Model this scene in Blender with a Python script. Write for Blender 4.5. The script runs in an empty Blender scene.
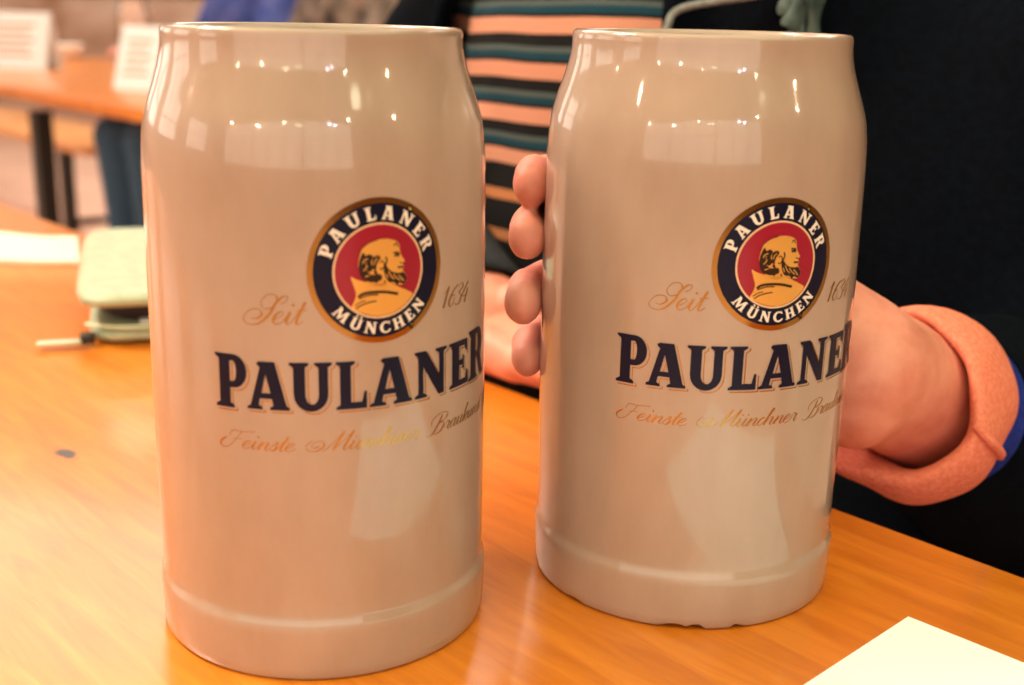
import bpy, bmesh, math, random
from mathutils import Vector, Matrix, geometry
random.seed(7)
PI = math.pi
C = bpy.context.scene.collection
Z0 = 0.75            # table-top height; everything on the table is given relative to it
sc = bpy.context.scene

# ------------------------------------------------------------------ helpers
def lin(r, g, b):
    f = lambda c: (c / 255 / 12.92) if c / 255 <= .04045 else ((c / 255 + .055) / 1.055) ** 2.4
    return (f(r), f(g), f(b), 1)

def obj(name, me, mat, parent=None):
    if isinstance(me, bmesh.types.BMesh):
        bm = me; me = bpy.data.meshes.new(name); bm.to_mesh(me); bm.free()
    o = bpy.data.objects.new(name, me); C.objects.link(o)
    if mat: me.materials.clear(); me.materials.append(mat)
    if parent: o.parent = parent
    return o

def tag(o, label=None, cat=None, group=None, kind=None):
    if label: o['label'] = label
    if cat: o['category'] = cat
    if group: o['group'] = group
    if kind: o['kind'] = kind
    return o

def thing(name, loc, label, cat, rz=0, group=None):
    o = bpy.data.objects.new(name, None); C.objects.link(o)
    o.empty_display_size = .05
    o.location = loc; o.rotation_euler = (0, 0, rz)
    return tag(o, label, cat, group)

def smooth(o, ang=None):
    for p in o.data.polygons: p.use_smooth = True
    if ang:
        bm = bmesh.new(); bm.from_mesh(o.data)
        for e in bm.edges:
            if len(e.link_faces) == 2 and e.calc_face_angle(0) > ang: e.smooth = False
        bm.to_mesh(o.data); bm.free()
    return o

def add_box(bm, c, s, M=None, bev=0):
    r = bmesh.ops.create_cube(bm, size=1)
    vs = r['verts']
    for v in vs:
        v.co = Vector((v.co.x * s[0], v.co.y * s[1], v.co.z * s[2]))
    if bev:
        es = list({e for v in vs for e in v.link_edges})
        rb = bmesh.ops.bevel(bm, geom=es, offset=bev, segments=3, affect='EDGES', profile=.5)
        vs = list({v for f in rb['faces'] for v in f.verts} | {v for v in vs if v.is_valid})
    for v in vs:
        v.co = v.co + Vector(c)
        if M is not None: v.co = M @ v.co
    return vs

def box(name, c, s, mat, parent=None, M=None, bev=0):
    bm = bmesh.new(); add_box(bm, c, s, M, bev)
    return smooth(obj(name, bm, mat, parent), .5) if bev else obj(name, bm, mat, parent)

def catmull(P, n=8, closed=False):
    P = [Vector(p) for p in P]; out = []; N = len(P)
    rng = range(N) if closed else range(N - 1)
    for i in rng:
        if closed: a, b, c, d = P[(i - 1) % N], P[i], P[(i + 1) % N], P[(i + 2) % N]
        else: a, b, c, d = P[max(i - 1, 0)], P[i], P[i + 1], P[min(i + 2, N - 1)]
        for k in range(n):
            t = k / n
            out.append(.5 * ((2 * b) + (c - a) * t + (2 * a - 5 * b + 4 * c - d) * t * t + (3 * b - 3 * c + d - a) * t ** 3))
    if not closed: out.append(P[-1])
    return out

def add_tube(bm, pts, rad, seg=12, caps=True):
    pts = [Vector(p) for p in pts]; N = len(pts)
    rad = rad if isinstance(rad, (list, tuple)) else [rad] * N
    up = Vector((0, 0, 1)); rings = []; prev = None
    for i, p in enumerate(pts):
        t = (pts[min(i + 1, N - 1)] - pts[max(i - 1, 0)]).normalized()
        if prev is None:
            a = up if abs(t.dot(up)) < .9 else Vector((1, 0, 0))
            u = t.cross(a).normalized()
        else:
            u = (prev - t * prev.dot(t)).normalized()
        prev = u; w = t.cross(u)
        rings.append([bm.verts.new(p + (u * math.cos(2 * PI * k / seg) + w * math.sin(2 * PI * k / seg)) * rad[i]) for k in range(seg)])
    for i in range(N - 1):
        for k in range(seg):
            bm.faces.new((rings[i][k], rings[i][(k + 1) % seg], rings[i + 1][(k + 1) % seg], rings[i + 1][k]))
    if caps:
        bm.faces.new(rings[0][::-1]); bm.faces.new(rings[-1])
    return rings

def tube(name, pts, rad, mat, parent=None, seg=12):
    bm = bmesh.new(); add_tube(bm, pts, rad, seg)
    bmesh.ops.recalc_face_normals(bm, faces=bm.faces)
    return smooth(obj(name, bm, mat, parent), 1.0)

def add_lathe(bm, prof, seg=64, c=(0, 0, 0), closed=False, jitter=None):
    rings = []
    for (z, r) in prof:
        if r < 1e-6:
            rings.append([bm.verts.new((c[0], c[1], c[2] + z))]); continue
        rings.append([bm.verts.new((c[0] + r * math.cos(2 * PI * k / seg), c[1] + r * math.sin(2 * PI * k / seg), c[2] + z)) for k in range(seg)])
    for a, b in zip(rings, rings[1:]):
        for k in range(seg):
            k2 = (k + 1) % seg
            if len(a) == 1 and len(b) == 1: continue
            if len(a) == 1: bm.faces.new((a[0], b[k], b[k2]))
            elif len(b) == 1: bm.faces.new((a[k], b[0], a[k2]))
            else: bm.faces.new((a[k], b[k], b[k2], a[k2]))
    bmesh.ops.recalc_face_normals(bm, faces=bm.faces)
    return rings

# swept ellipsoidal capsule: the raw stuff bodies and cloth are fused from
def add_cap(bm, a, b, ra, rb, wide=None, k=1.0, grow=0.0, seg=20):
    a, b = Vector(a), Vector(b); ra += grow; rb += grow
    ax = (b - a); L = ax.length
    ax = ax / L if L > 1e-9 else Vector((0, 0, 1))
    if wide is None: wide = Vector((1, 0, 0)) if abs(ax.x) < .9 else Vector((0, 1, 0))
    wide = Vector(wide); u = (wide - ax * wide.dot(ax)).normalized(); w = ax.cross(u)
    st = []
    for i in range(6): 
        t = -PI / 2 + (PI / 2) * i / 6; st.append((a + ax * ra * math.sin(t), ra * math.cos(t)))
    st.append((a, ra)); st.append((b, rb))
    for i in range(1, 7):
        t = (PI / 2) * i / 6; st.append((b + ax * rb * math.sin(t), rb * math.cos(t)))
    rings = []
    for (p, r) in st:
        if r < 1e-5: rings.append([bm.verts.new(p)])
        else: rings.append([bm.verts.new(p + u * (r * k) * math.cos(2 * PI * j / seg) + w * r * math.sin(2 * PI * j / seg)) for j in range(seg)])
    for A, B in zip(rings, rings[1:]):
        for j in range(seg):
            j2 = (j + 1) % seg
            if len(A) == 1: bm.faces.new((A[0], B[j], B[j2]))
            elif len(B) == 1: bm.faces.new((A[j], B[0], A[j2]))
            else: bm.faces.new((A[j], B[j], B[j2], A[j2]))

def fuse(name, bm, mat, parent, voxel, iters=6, post=None, factor=.5):
    bmesh.ops.recalc_face_normals(bm, faces=bm.faces)
    me = bpy.data.meshes.new(name); bm.to_mesh(me); bm.free()
    o = bpy.data.objects.new(name, me); C.objects.link(o)
    m = o.modifiers.new('r', 'REMESH'); m.mode = 'VOXEL'; m.voxel_size = voxel
    s = o.modifiers.new('s', 'SMOOTH'); s.factor = factor; s.iterations = iters
    dg = bpy.context.evaluated_depsgraph_get()
    me2 = bpy.data.meshes.new_from_object(o.evaluated_get(dg))
    bpy.data.objects.remove(o); me2.name = name
    if post: post(me2)
    o = obj(name, me2, mat, parent)
    return smooth(o)

# ------------------------------------------------------------------ materials
def mat(name, col, rough=.5, metal=0, **kw):
    m = bpy.data.materials.new(name); m.use_nodes = True
    b = m.node_tree.nodes['Principled BSDF']
    b.inputs['Base Color'].default_value = col
    b.inputs['Roughness'].default_value = rough
    b.inputs['Metallic'].default_value = metal
    for k, v in kw.items(): b.inputs[k.replace('_', ' ')].default_value = v
    return m

def N(m, t, **kw):
    n = m.node_tree.nodes.new(t)
    for k, v in kw.items(): setattr(n, k, v)
    return n

def noise_mix(m, cols, scale=(1, 1, 1), nscale=5, detail=4, coord='Object', pos=(.35, .65), rough=.6, sock='Base Color', dist=0):
    nt = m.node_tree; b = nt.nodes['Principled BSDF']
    tc = N(m, 'ShaderNodeTexCoord'); mp = N(m, 'ShaderNodeMapping'); mp.inputs['Scale'].default_value = scale
    nz = N(m, 'ShaderNodeTexNoise'); nz.inputs['Scale'].default_value = nscale; nz.inputs['Detail'].default_value = detail
    nz.inputs['Roughness'].default_value = rough; nz.inputs['Distortion'].default_value = dist
    cr = N(m, 'ShaderNodeValToRGB')
    while len(cr.color_ramp.elements) < len(cols): cr.color_ramp.elements.new(.5)
    for i, c in enumerate(cols):
        cr.color_ramp.elements[i].position = pos[0] + (pos[1] - pos[0]) * i / (len(cols) - 1)
        cr.color_ramp.elements[i].color = c
    nt.links.new(tc.outputs[coord], mp.inputs['Vector']); nt.links.new(mp.outputs[0], nz.inputs['Vector'])
    nt.links.new(nz.outputs['Fac'], cr.inputs['Fac'])
    if sock: nt.links.new(cr.outputs['Color'], b.inputs[sock])
    return cr, nz, mp, tc

def bump(m, height, strength=.2, dist=.001):
    nt = m.node_tree; bp = N(m, 'ShaderNodeBump'); bp.inputs['Strength'].default_value = strength; bp.inputs['Distance'].default_value = dist
    nt.links.new(height, bp.inputs['Height']); nt.links.new(bp.outputs[0], nt.nodes['Principled BSDF'].inputs['Normal'])

# stoneware
M_stone = mat('grey_stoneware_glaze', lin(196, 168, 146), .32)
cr, nz, mp, tc = noise_mix(M_stone, [lin(158, 133, 118), lin(165, 140, 125), lin(170, 146, 131)], (1, 1, .4), 60, 6, pos=(.25, .75))
b = M_stone.node_tree.nodes['Principled BSDF']
b.inputs['Coat Weight'].default_value = 1.0; b.inputs['Coat Roughness'].default_value = .07; b.inputs['Coat IOR'].default_value = 1.52
b.inputs['Specular IOR Level'].default_value = .3
nz2 = N(M_stone, 'ShaderNodeTexNoise'); nz2.inputs['Scale'].default_value = 28; nz2.inputs['Detail'].default_value = 2
M_stone.node_tree.links.new(tc.outputs['Object'], nz2.inputs['Vector']); bump(M_stone, nz2.outputs['Fac'], .10, .0015)
# small iron specks in the glaze
vo = N(M_stone, 'ShaderNodeTexVoronoi'); vo.inputs['Scale'].default_value = 75
lt = N(M_stone, 'ShaderNodeMath', operation='LESS_THAN'); lt.inputs[1].default_value = .035
wn = N(M_stone, 'ShaderNodeMath', operation='MULTIPLY')
sep = N(M_stone, 'ShaderNodeSeparateColor'); gt = N(M_stone, 'ShaderNodeMath', operation='GREATER_THAN'); gt.inputs[1].default_value = .93
mx = N(M_stone, 'ShaderNodeMix', data_type='RGBA'); mx.inputs['B'].default_value = lin(92, 66, 48)
L = M_stone.node_tree.links
oi = N(M_stone, 'ShaderNodeObjectInfo'); va = N(M_stone, 'ShaderNodeVectorMath', operation='ADD')
L.new(tc.outputs['Object'], va.inputs[0]); L.new(oi.outputs['Location'], va.inputs[1]); L.new(va.outputs[0], vo.inputs['Vector']); L.new(vo.outputs['Distance'], lt.inputs[0]); L.new(vo.outputs['Color'], sep.inputs[0])
L.new(sep.outputs[0], gt.inputs[0]); L.new(lt.outputs[0], wn.inputs[0]); L.new(gt.outputs[0], wn.inputs[1])
L.new(wn.outputs[0], mx.inputs['Factor']); L.new(cr.outputs['Color'], mx.inputs['A']); L.new(mx.outputs['Result'], b.inputs['Base Color'])

M_navy = mat('navy_transfer', lin(2, 8, 36), .35, Specular_IOR_Level=.25)
M_red = mat('crimson_transfer', lin(142, 8, 40), .3, Coat_Weight=.35, Coat_Roughness=.08)
M_white = mat('white_transfer', lin(226, 212, 200), .3, Coat_Weight=.6, Coat_Roughness=.05)
M_cream = mat('cream_transfer', lin(214, 176, 138), .3)
M_gold = mat('gold_transfer', lin(172, 140, 76), .14, 1)
M_goldp = mat('gold_portrait_ground', lin(236, 182, 96), .3, .55)
M_ink = mat('dark_ink', lin(36, 22, 18), .3)

# wood of the tables
def wood(name, cols, along, rough=.28, coat=.3, nsc=3.0, stain=None):
    m = mat(name, cols[0], rough, Coat_Weight=coat, Coat_Roughness=.12)
    cr, nz, mp, tc = noise_mix(m, cols, along, nsc, 6, pos=(.3, .72), dist=.6)
    nt = m.node_tree; b = nt.nodes['Principled BSDF']
    nzb = N(m, 'ShaderNodeTexNoise'); nzb.inputs['Scale'].default_value = 5; nzb.inputs['Detail'].default_value = 3
    nt.links.new(tc.outputs['Object'], nzb.inputs['Vector'])
    mm = N(m, 'ShaderNodeMix', data_type='RGBA', blend_type='MULTIPLY'); mm.inputs['Factor'].default_value = .35
    c2 = N(m, 'ShaderNodeValToRGB'); c2.color_ramp.elements[0].position = .35; c2.color_ramp.elements[1].position = .65
    c2.color_ramp.elements[0].color = (.62, .52, .40, 1); c2.color_ramp.elements[1].color = (1, 1, 1, 1)
    nt.links.new(nzb.outputs['Fac'], c2.inputs['Fac']); nt.links.new(cr.outputs['Color'], mm.inputs['A']); nt.links.new(c2.outputs['Color'], mm.inputs['B'])
    out = mm.outputs['Result']
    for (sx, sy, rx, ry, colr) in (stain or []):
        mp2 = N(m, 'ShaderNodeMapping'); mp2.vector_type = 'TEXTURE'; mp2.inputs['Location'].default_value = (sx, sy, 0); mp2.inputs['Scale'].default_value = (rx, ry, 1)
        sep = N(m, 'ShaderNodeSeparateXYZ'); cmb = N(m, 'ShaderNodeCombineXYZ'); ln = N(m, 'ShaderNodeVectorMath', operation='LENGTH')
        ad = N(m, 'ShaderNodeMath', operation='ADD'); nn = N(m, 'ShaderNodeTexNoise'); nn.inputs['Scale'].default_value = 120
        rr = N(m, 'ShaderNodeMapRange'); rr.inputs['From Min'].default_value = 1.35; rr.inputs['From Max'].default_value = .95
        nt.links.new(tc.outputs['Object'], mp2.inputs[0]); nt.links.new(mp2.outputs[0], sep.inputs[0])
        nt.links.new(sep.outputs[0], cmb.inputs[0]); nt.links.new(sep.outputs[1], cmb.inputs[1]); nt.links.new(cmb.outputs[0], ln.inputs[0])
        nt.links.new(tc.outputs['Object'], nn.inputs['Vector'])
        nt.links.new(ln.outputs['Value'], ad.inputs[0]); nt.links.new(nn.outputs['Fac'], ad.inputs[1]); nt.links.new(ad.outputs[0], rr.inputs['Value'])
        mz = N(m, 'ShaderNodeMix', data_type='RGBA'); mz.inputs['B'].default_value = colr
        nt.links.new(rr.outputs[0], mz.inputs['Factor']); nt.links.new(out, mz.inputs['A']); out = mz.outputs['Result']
    nt.links.new(out, b.inputs['Base Color'])
    bump(m, nz.outputs['Fac'], .12, .0008)
    return m

FAC = Vector((-.743, -.669, 0))       # the way the woman faces, across the table
ALO = Vector((.669, -.743, 0))        # along the table
ANG = math.atan2(ALO.y, ALO.x)
def tl(x, y):                          # world -> table object coordinates
    v = Vector((x, y, 0)); return (v.dot(ALO), v.dot(-FAC))
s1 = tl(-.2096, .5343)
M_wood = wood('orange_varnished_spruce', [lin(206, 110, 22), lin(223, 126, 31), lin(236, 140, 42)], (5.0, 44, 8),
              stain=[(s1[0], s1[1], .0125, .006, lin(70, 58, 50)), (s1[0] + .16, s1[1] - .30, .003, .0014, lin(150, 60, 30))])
M_wood2 = wood('pale_bench_wood', [lin(214, 140, 82), lin(232, 160, 100), lin(240, 180, 124)], (1.3, 20, 8))
M_edge = mat('worn_table_edge', lin(190, 120, 60), .45)
M_black = mat('black_steel', lin(18, 16, 17), .4)
M_paper = mat('white_paper', lin(240, 246, 255), .6)
M_print = mat('pink_print', lin(226, 160, 140), .6)

# ------------------------------------------------------------------ flat transfers, drawn in mm on the unrolled wall of the mug
PROF = [(0, .0542), (0.0004, .0553), (.0014, .0560), (.0045, .0562), (.010, .0565), (.0165, .0567), (.0186, .05665), (.0200, .0563), (.0212, .0557),
        (.0228, .0555), (.028, .0557), (.05, .0558), (.08, .0558), (.11, .0556), (.135, .0554), (.150, .0552), (.158, .0551), (.1635, .0548), (.168, .0544),
        (.172, .0538), (.1755, .0529), (.179, .0518), (.1825, .0506), (.186, .0495), (.189, .0486), (.192, .0479), (.195, .0475), (.1975, .0474), (.1990, .0474),
        (.2000, .0471), (.2006, .0464), (.2005, .0455), (.1998, .0448), (.1975, .0444), (.190, .0448), (.182, .0470), (.172, .0500), (.160, .0512), (.10, .0515), (.03, .0512), (.018, .049), (.0145, .042), (.0135, 0)]
FAT = 0.0
def fat(z):
    t = min(1, max(0, (z - .02) / .10)); return 1 + FAT * t * t * (3 - 2 * t)
def Rz(z):
    return Rz0(z) * fat(z)
def Rz0(z):
    for (z0, r0), (z1, r1) in zip(PROF[:22], PROF[1:23]):
        if z0 <= z <= z1: return r0 + (r1 - r0) * (z - z0) / (z1 - z0)
    return .0555
RU = 55.6
def poly_tris(loops):
    """outer loop first, holes after"""
    vs = [Vector((x, y, 0)) for lp in loops for (x, y) in lp]
    tris = geometry.tessellate_polygon([[Vector((x, y, 0)) for (x, y) in lp] for lp in loops])
    return vs, tris
class Flat:
    def __init__(s): s.bm = bmesh.new()
    def poly(s, loops):
        vs, tris = poly_tris(loops); V = [s.bm.verts.new(v) for v in vs]
        for t in tris:
            try: s.bm.faces.new([V[i] for i in t])
            except ValueError: pass
    def ribbon(s, pts, wid, closed=False):
        n = len(pts); L_ = []; R_ = []
        for i in range(n):
            a = pts[(i - 1) % n] if closed else pts[max(i - 1, 0)]; c = pts[(i + 1) % n] if closed else pts[min(i + 1, n - 1)]
            d = Vector((c[0] - a[0], c[1] - a[1])); d = d.normalized() if d.length > 1e-9 else Vector((1, 0))
            w = (wid(i, d) if callable(wid) else wid) / 2
            L_.append((pts[i][0] - d.y * w, pts[i][1] + d.x * w)); R_.append((pts[i][0] + d.y * w, pts[i][1] - d.x * w))
        VL = [s.bm.verts.new((x, y, 0)) for x, y in L_]; VR = [s.bm.verts.new((x, y, 0)) for x, y in R_]
        for i in range(n if closed else n - 1):
            j = (i + 1) % n
            try: s.bm.faces.new((VL[i], VL[j], VR[j], VR[i]))
            except ValueError: pass
    def dot(s, x, y, r, n=10): s.poly([[(x + r * math.cos(2 * PI * k / n), y + r * math.sin(2 * PI * k / n)) for k in range(n)]])
    def wrap(s, name, m, parent, layer, rot, dz):
        bm = s.bm
        xs = [v.co.x for v in bm.verts]; x = math.floor(min(xs)) + .5
        while x < max(xs):
            bmesh.ops.bisect_plane(bm, geom=bm.verts[:] + bm.edges[:] + bm.faces[:], plane_co=(x, 0, 0), plane_no=(1, 0, 0)); x += 1.5
        for v in bm.verts:
            z = v.co.y / 1000 + dz; r = Rz(z) + .00004 + .00005 * layer; th = rot + v.co.x / RU
            v.co = Vector((r * math.cos(th), r * math.sin(th), z))
        for f in bm.faces:
            f.normal_update(); c = f.calc_center_median()
            if f.normal.dot(Vector((c.x, c.y, 0))) < 0: f.normal_flip()
        o = obj(name, bm, m, parent); return smooth(o)

# slab-serif capitals, height 1: list of (outer + hole loops) groups, advance
def arc(cx, cy, rx, ry, a0, a1, n=12): return [(cx + rx * math.cos(math.radians(a0 + (a1 - a0) * i / n)), cy + ry * math.sin(math.radians(a0 + (a1 - a0) * i / n))) for i in range(n + 1)]
sf = .10
G = {}
G['P'] = ([[(0, 0), (.46, 0), (.46, .05), (.36, sf), (.36, .38), (.46, .38)] + arc(.46, .69, .30, .31, -90, 90) + [(0, 1), (0, .96), (.10, .9), (.10, sf), (0, .05)],
           [(.36, .50), (.36, .88), (.44, .88)] + arc(.44, .69, .075, .19, 90, -90) ], .78)
G['A'] = ([[(0, 0), (.36, 0), (.36, .05), (.27, .09), (.30, .23), (.58, .23), (.61, .09), (.53, .05), (.53, 0), (.98, 0), (.98, .05), (.91, .09), (.66, 1), (.30, 1), (.24, .96), (.28, .90), (.32, .88), (.08, .09), (0, .05)],
           [(.345, .345), (.445, .74), (.55, .345)]], 1.0)
G['U'] = ([[(0, 1), (0, .95), (.09, .9), (.09, .34)] + arc(.47, .34, .38, .36, 180, 360)[1:] + [(.85, .9), (.94, .95), (.94, 1), (.55, 1), (.55, .95), (.64, .9), (.64, .34)] + arc(.495, .34, .145, .21, 0, -180)[1:] + [(.35, .9), (.43, .95), (.43, 1)]], .97)
G['L'] = ([[(0, 0), (.74, 0), (.74, .36), (.68, .36), (.62, .14), (.36, .14), (.36, .9), (.46, .95), (.46, 1), (0, 1), (0, .95), (.10, .9), (.10, sf), (0, .05)]], .77)
G['N'] = ([[(0, 0), (.34, 0), (.34, .05), (.24, .10), (.24, .66), (.68, 0), (.86, 0), (.86, .9), (.96, .95), (.96, 1), (.60, 1), (.60, .95), (.71, .9), (.71, .42), (.32, 1), (0, 1), (0, .95), (.10, .9), (.10, .10), (0, .05)]], 1.0)
G['E'] = ([[(0, 0), (.72, 0), (.72, .30), (.66, .30), (.60, .13), (.36, .13), (.36, .45), (.48, .45), (.50, .36), (.55, .36), (.55, .66), (.50, .66), (.48, .57), (.36, .57), (.36, .87), (.58, .87), (.64, .72), (.70, .72), (.70, 1), (0, 1), (0, .95), (.10, .9), (.10, sf), (0, .05)]], .76)
G['R'] = ([[(0, 0), (.45, 0), (.45, .05), (.36, sf), (.36, .42), (.44, .42), (.64, 0), (.92, 0), (.92, .05), (.84, .08), (.64, .46)] + arc(.50, .72, .27, .28, -55, 90) + [(0, 1), (0, .95), (.10, .9), (.10, sf), (0, .05)],
           [(.36, .53), (.36, .88), (.45, .88)] + arc(.45, .705, .08, .175, 90, -90)], .92)
G['M'] = ([[(0, 0), (.32, 0), (.32, .05), (.23, .10), (.26, .66), (.52, .02), (.60, .02), (.86, .66), (.88, .10), (.79, .05), (.79, 0), (1.2, 0), (1.2, .05), (1.11, .10), (1.06, .9), (1.14, .95), (1.14, 1), (.86, 1), (.60, .38), (.36, 1), (.06, 1), (.06, .95), (.14, .9), (.10, .10), (0, .05)]], 1.22)
G['H'] = ([[(0, 0), (.43, 0), (.43, .05), (.34, .1), (.34, .44), (.62, .44), (.62, .1), (.53, .05), (.53, 0), (.96, 0), (.96, .05), (.87, .1), (.87, .9), (.96, .95), (.96, 1), (.53, 1), (.53, .95), (.62, .9), (.62, .57), (.34, .57), (.34, .9), (.43, .95), (.43, 1), (0, 1), (0, .95), (.10, .9), (.10, .1), (0, .05)]], .98)
G['C'] = ([arc(.46, .5, .46, .51, 38, 322, 26) + [(.76, .30)] + arc(.48, .5, .23, .39, 318, 45, 20)[1:] + [(.74, .66), (.82, .62)]], .88)
G['C'] = ([[(.86, .70), (.86, 1.0), (.80, 1.0), (.76, .93)] + arc(.48, .5, .48, .51, 62, 325, 26) + [(.84, .28)] + [(.78, .30)] + arc(.50, .5, .25, .38, 310, 60, 20) + [(.76, .82), (.80, .70)]], .9)
G['Ü'] = (G['U'][0], G['U'][1])
def umlaut(F, T):
    for cx in (.28, .68): F.poly([[T(cx + .10 * math.cos(a * PI / 5), 1.17 + .09 * math.sin(a * PI / 5)) for a in range(10)]])

# pen-written letters, x-height 1
SCR = {
 'e': ([[(0, .35), (.35, .5), (.58, .82), (.38, 1), (.12, .72), (.06, .3), (.3, 0), (.62, .12), (.8, .35)]], .72),
 'i': ([[(0, .3), (.26, .98)], [(.26, 1), (.2, .3), (.36, 0), (.62, .3)]], .58),
 'n': ([[(0, .3), (.22, .98)], [(.24, 1), (.2, .5), (.18, 0)], [(.2, .35), (.55, .95), (.76, .88), (.7, .25), (.85, 0), (1.1, .3)]], 1.02),
 's': ([[(0, .3), (.38, 1.1), (.44, .75), (.52, .3), (.36, 0), (.08, .08)], [(.36, 0), (.7, .3)]], .64),
 't': ([[(0, .3), (.4, 1.6)], [(.42, 1.75), (.3, .8), (.28, .2), (.42, 0), (.7, .3)], [(.05, 1.08), (.7, 1.14)]], .62),
 'c': ([[(.56, .8), (.36, 1), (.12, .72), (.06, .3), (.3, 0), (.62, .3)]], .56),
 'h': ([[(0, .3), (.42, 1.5), (.46, 2.0), (.30, 1.9), (.2, 1.0), (.16, 0)], [(.2, .35), (.55, .95), (.76, .88), (.7, .25), (.85, 0), (1.1, .3)]], 1.0),
 'r': ([[(0, .3), (.2, 1.08), (.34, .9), (.56, .92), (.48, .3), (.62, 0), (.84, .3)]], .76),
 'a': ([[(.62, .82), (.38, 1), (.1, .7), (.06, .25), (.28, 0), (.58, .5)], [(.66, 1), (.6, .25), (.74, 0), (.96, .3)]], .88),
 'u': ([[(0, .3), (.2, .98)], [(.22, 1), (.16, .3), (.34, 0), (.64, .45)], [(.72, 1), (.66, .25), (.8, 0), (1.02, .3)]], .95),
 'k': ([[(0, .3), (.42, 1.5), (.46, 2.0), (.30, 1.9), (.2, 1.0), (.16, 0)], [(.2, .45), (.6, 1.0), (.72, .78), (.32, .5)], [(.36, .5), (.6, .02), (.9, .3)]], .84),
 'S': ([[(1.75, 1.55), (2.05, 1.75), (2.1, 2.1), (1.8, 2.15), (1.45, 1.6), (1.3, .8), (.8, .0), (.1, -.1), (-.35, .35), (-.1, 1.0), (.5, 1.1), (.8, .7), (.5, .35), (.15, .4)], [(1.4, 1.3), (.9, 1.15), (.5, 1.6), (.7, 2.2), (1.25, 2.25), (1.5, 1.85)]], 1.6),
 'F': ([[(-.3, 1.1), (-.65, .5), (-.3, -.1), (.25, .1), (.6, 1.0), (.8, 1.9)], [(-.1, 1.3), (.0, 2.0), (.8, 1.95), (1.9, 2.1)], [(.3, 1.0), (1.1, 1.12)]], 1.35),
 'M': ([[(-.55, .55), (-.9, .35), (-1.2, .6), (-.9, 1.1), (-.4, 1.0), (-.25, .45), (-.7, -.05), (-1.35, .1), (-1.6, .65), (-1.3, 1.2)], [(-.1, -.05), (.25, .5), (.85, 2.15)], [(.85, 2.15), (.75, 1.2), (.65, 0)], [(.65, 0), (1.1, 1.0), (1.6, 2.15)], [(1.6, 2.15), (1.5, 1.2), (1.42, .3), (1.6, 0), (1.9, .3)]], 1.8),
 'B': ([[(.8, 2.0), (.65, 1.1), (.35, .1), (-.1, -.2), (-.5, .05)], [(-.1, .9), (-.25, 1.7), (.5, 2.25), (1.4, 2.1), (1.4, 1.45), (.75, 1.15)], [(.75, 1.15), (1.35, .95), (1.2, .1), (.6, -.1), (.15, .25)]], 1.55),
 '1': ([[(0, 1.2), (.34, 1.75)], [(.36, 1.8), (.28, .9), (.22, 0)]], .62),
 '6': ([[(.8, 1.75), (.35, 1.3), (.1, .5), (.3, 0), (.62, .25), (.6, .85), (.3, .95), (.12, .6)]], .82),
 '3': ([[(.1, 1.5), (.5, 1.78), (.72, 1.4), (.3, 1.0), (.66, .7), (.6, .1), (.2, 0), (-.05, .2)]], .82),
 '4': ([[(.6, 1.75), (.0, .62), (.85, .62)], [(.68, 1.15), (.55, .5), (.5, -.05)]], .9),
}
def script(F, word, u0, u1, v0, xh, slant=.55, thick=.42, thin=.13):
    """pen-written word from u0 to u1 (mm), baseline v0"""
    tot = sum(SCR['u' if c == 'ü' else c][1] for c in word) ; sx = (u1 - u0) / (tot + .3)
    x = 0
    for ch in word:
        st, adv = SCR['u' if ch == 'ü' else ch]
        for s in st:
            P = [((x + px_ + slant * py_ * .9 * xh / max(sx, .5) * 1.0) * sx + u0, v0 + py_ * xh) for (px_, py_) in s]
            Q = [(p.x, p.y) for p in catmull([(a, b_, 0) for a, b_ in P], 5)]
            sd = Vector((-slant, -1)).normalized()
            def wid(i, d, n=len(Q)):
                w = thin + (thick - thin) * max(0, abs(d.dot(sd)) ** 3 if d.y < 0 else 0)
                return w * (.7 if i in (0, n - 1) else 1)
            F.ribbon(Q, wid)
        if ch == 'i': F.dot(x * sx + u0 + (.26 * sx) + slant * 1.45 * xh, v0 + 1.5 * xh, thick * .55)
        if ch == 'ü':
            for o_ in (.15, .65): F.dot((x + o_) * sx + u0 + slant * 1.4 * xh, v0 + 1.45 * xh, thick * .45)
        x += adv

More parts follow.
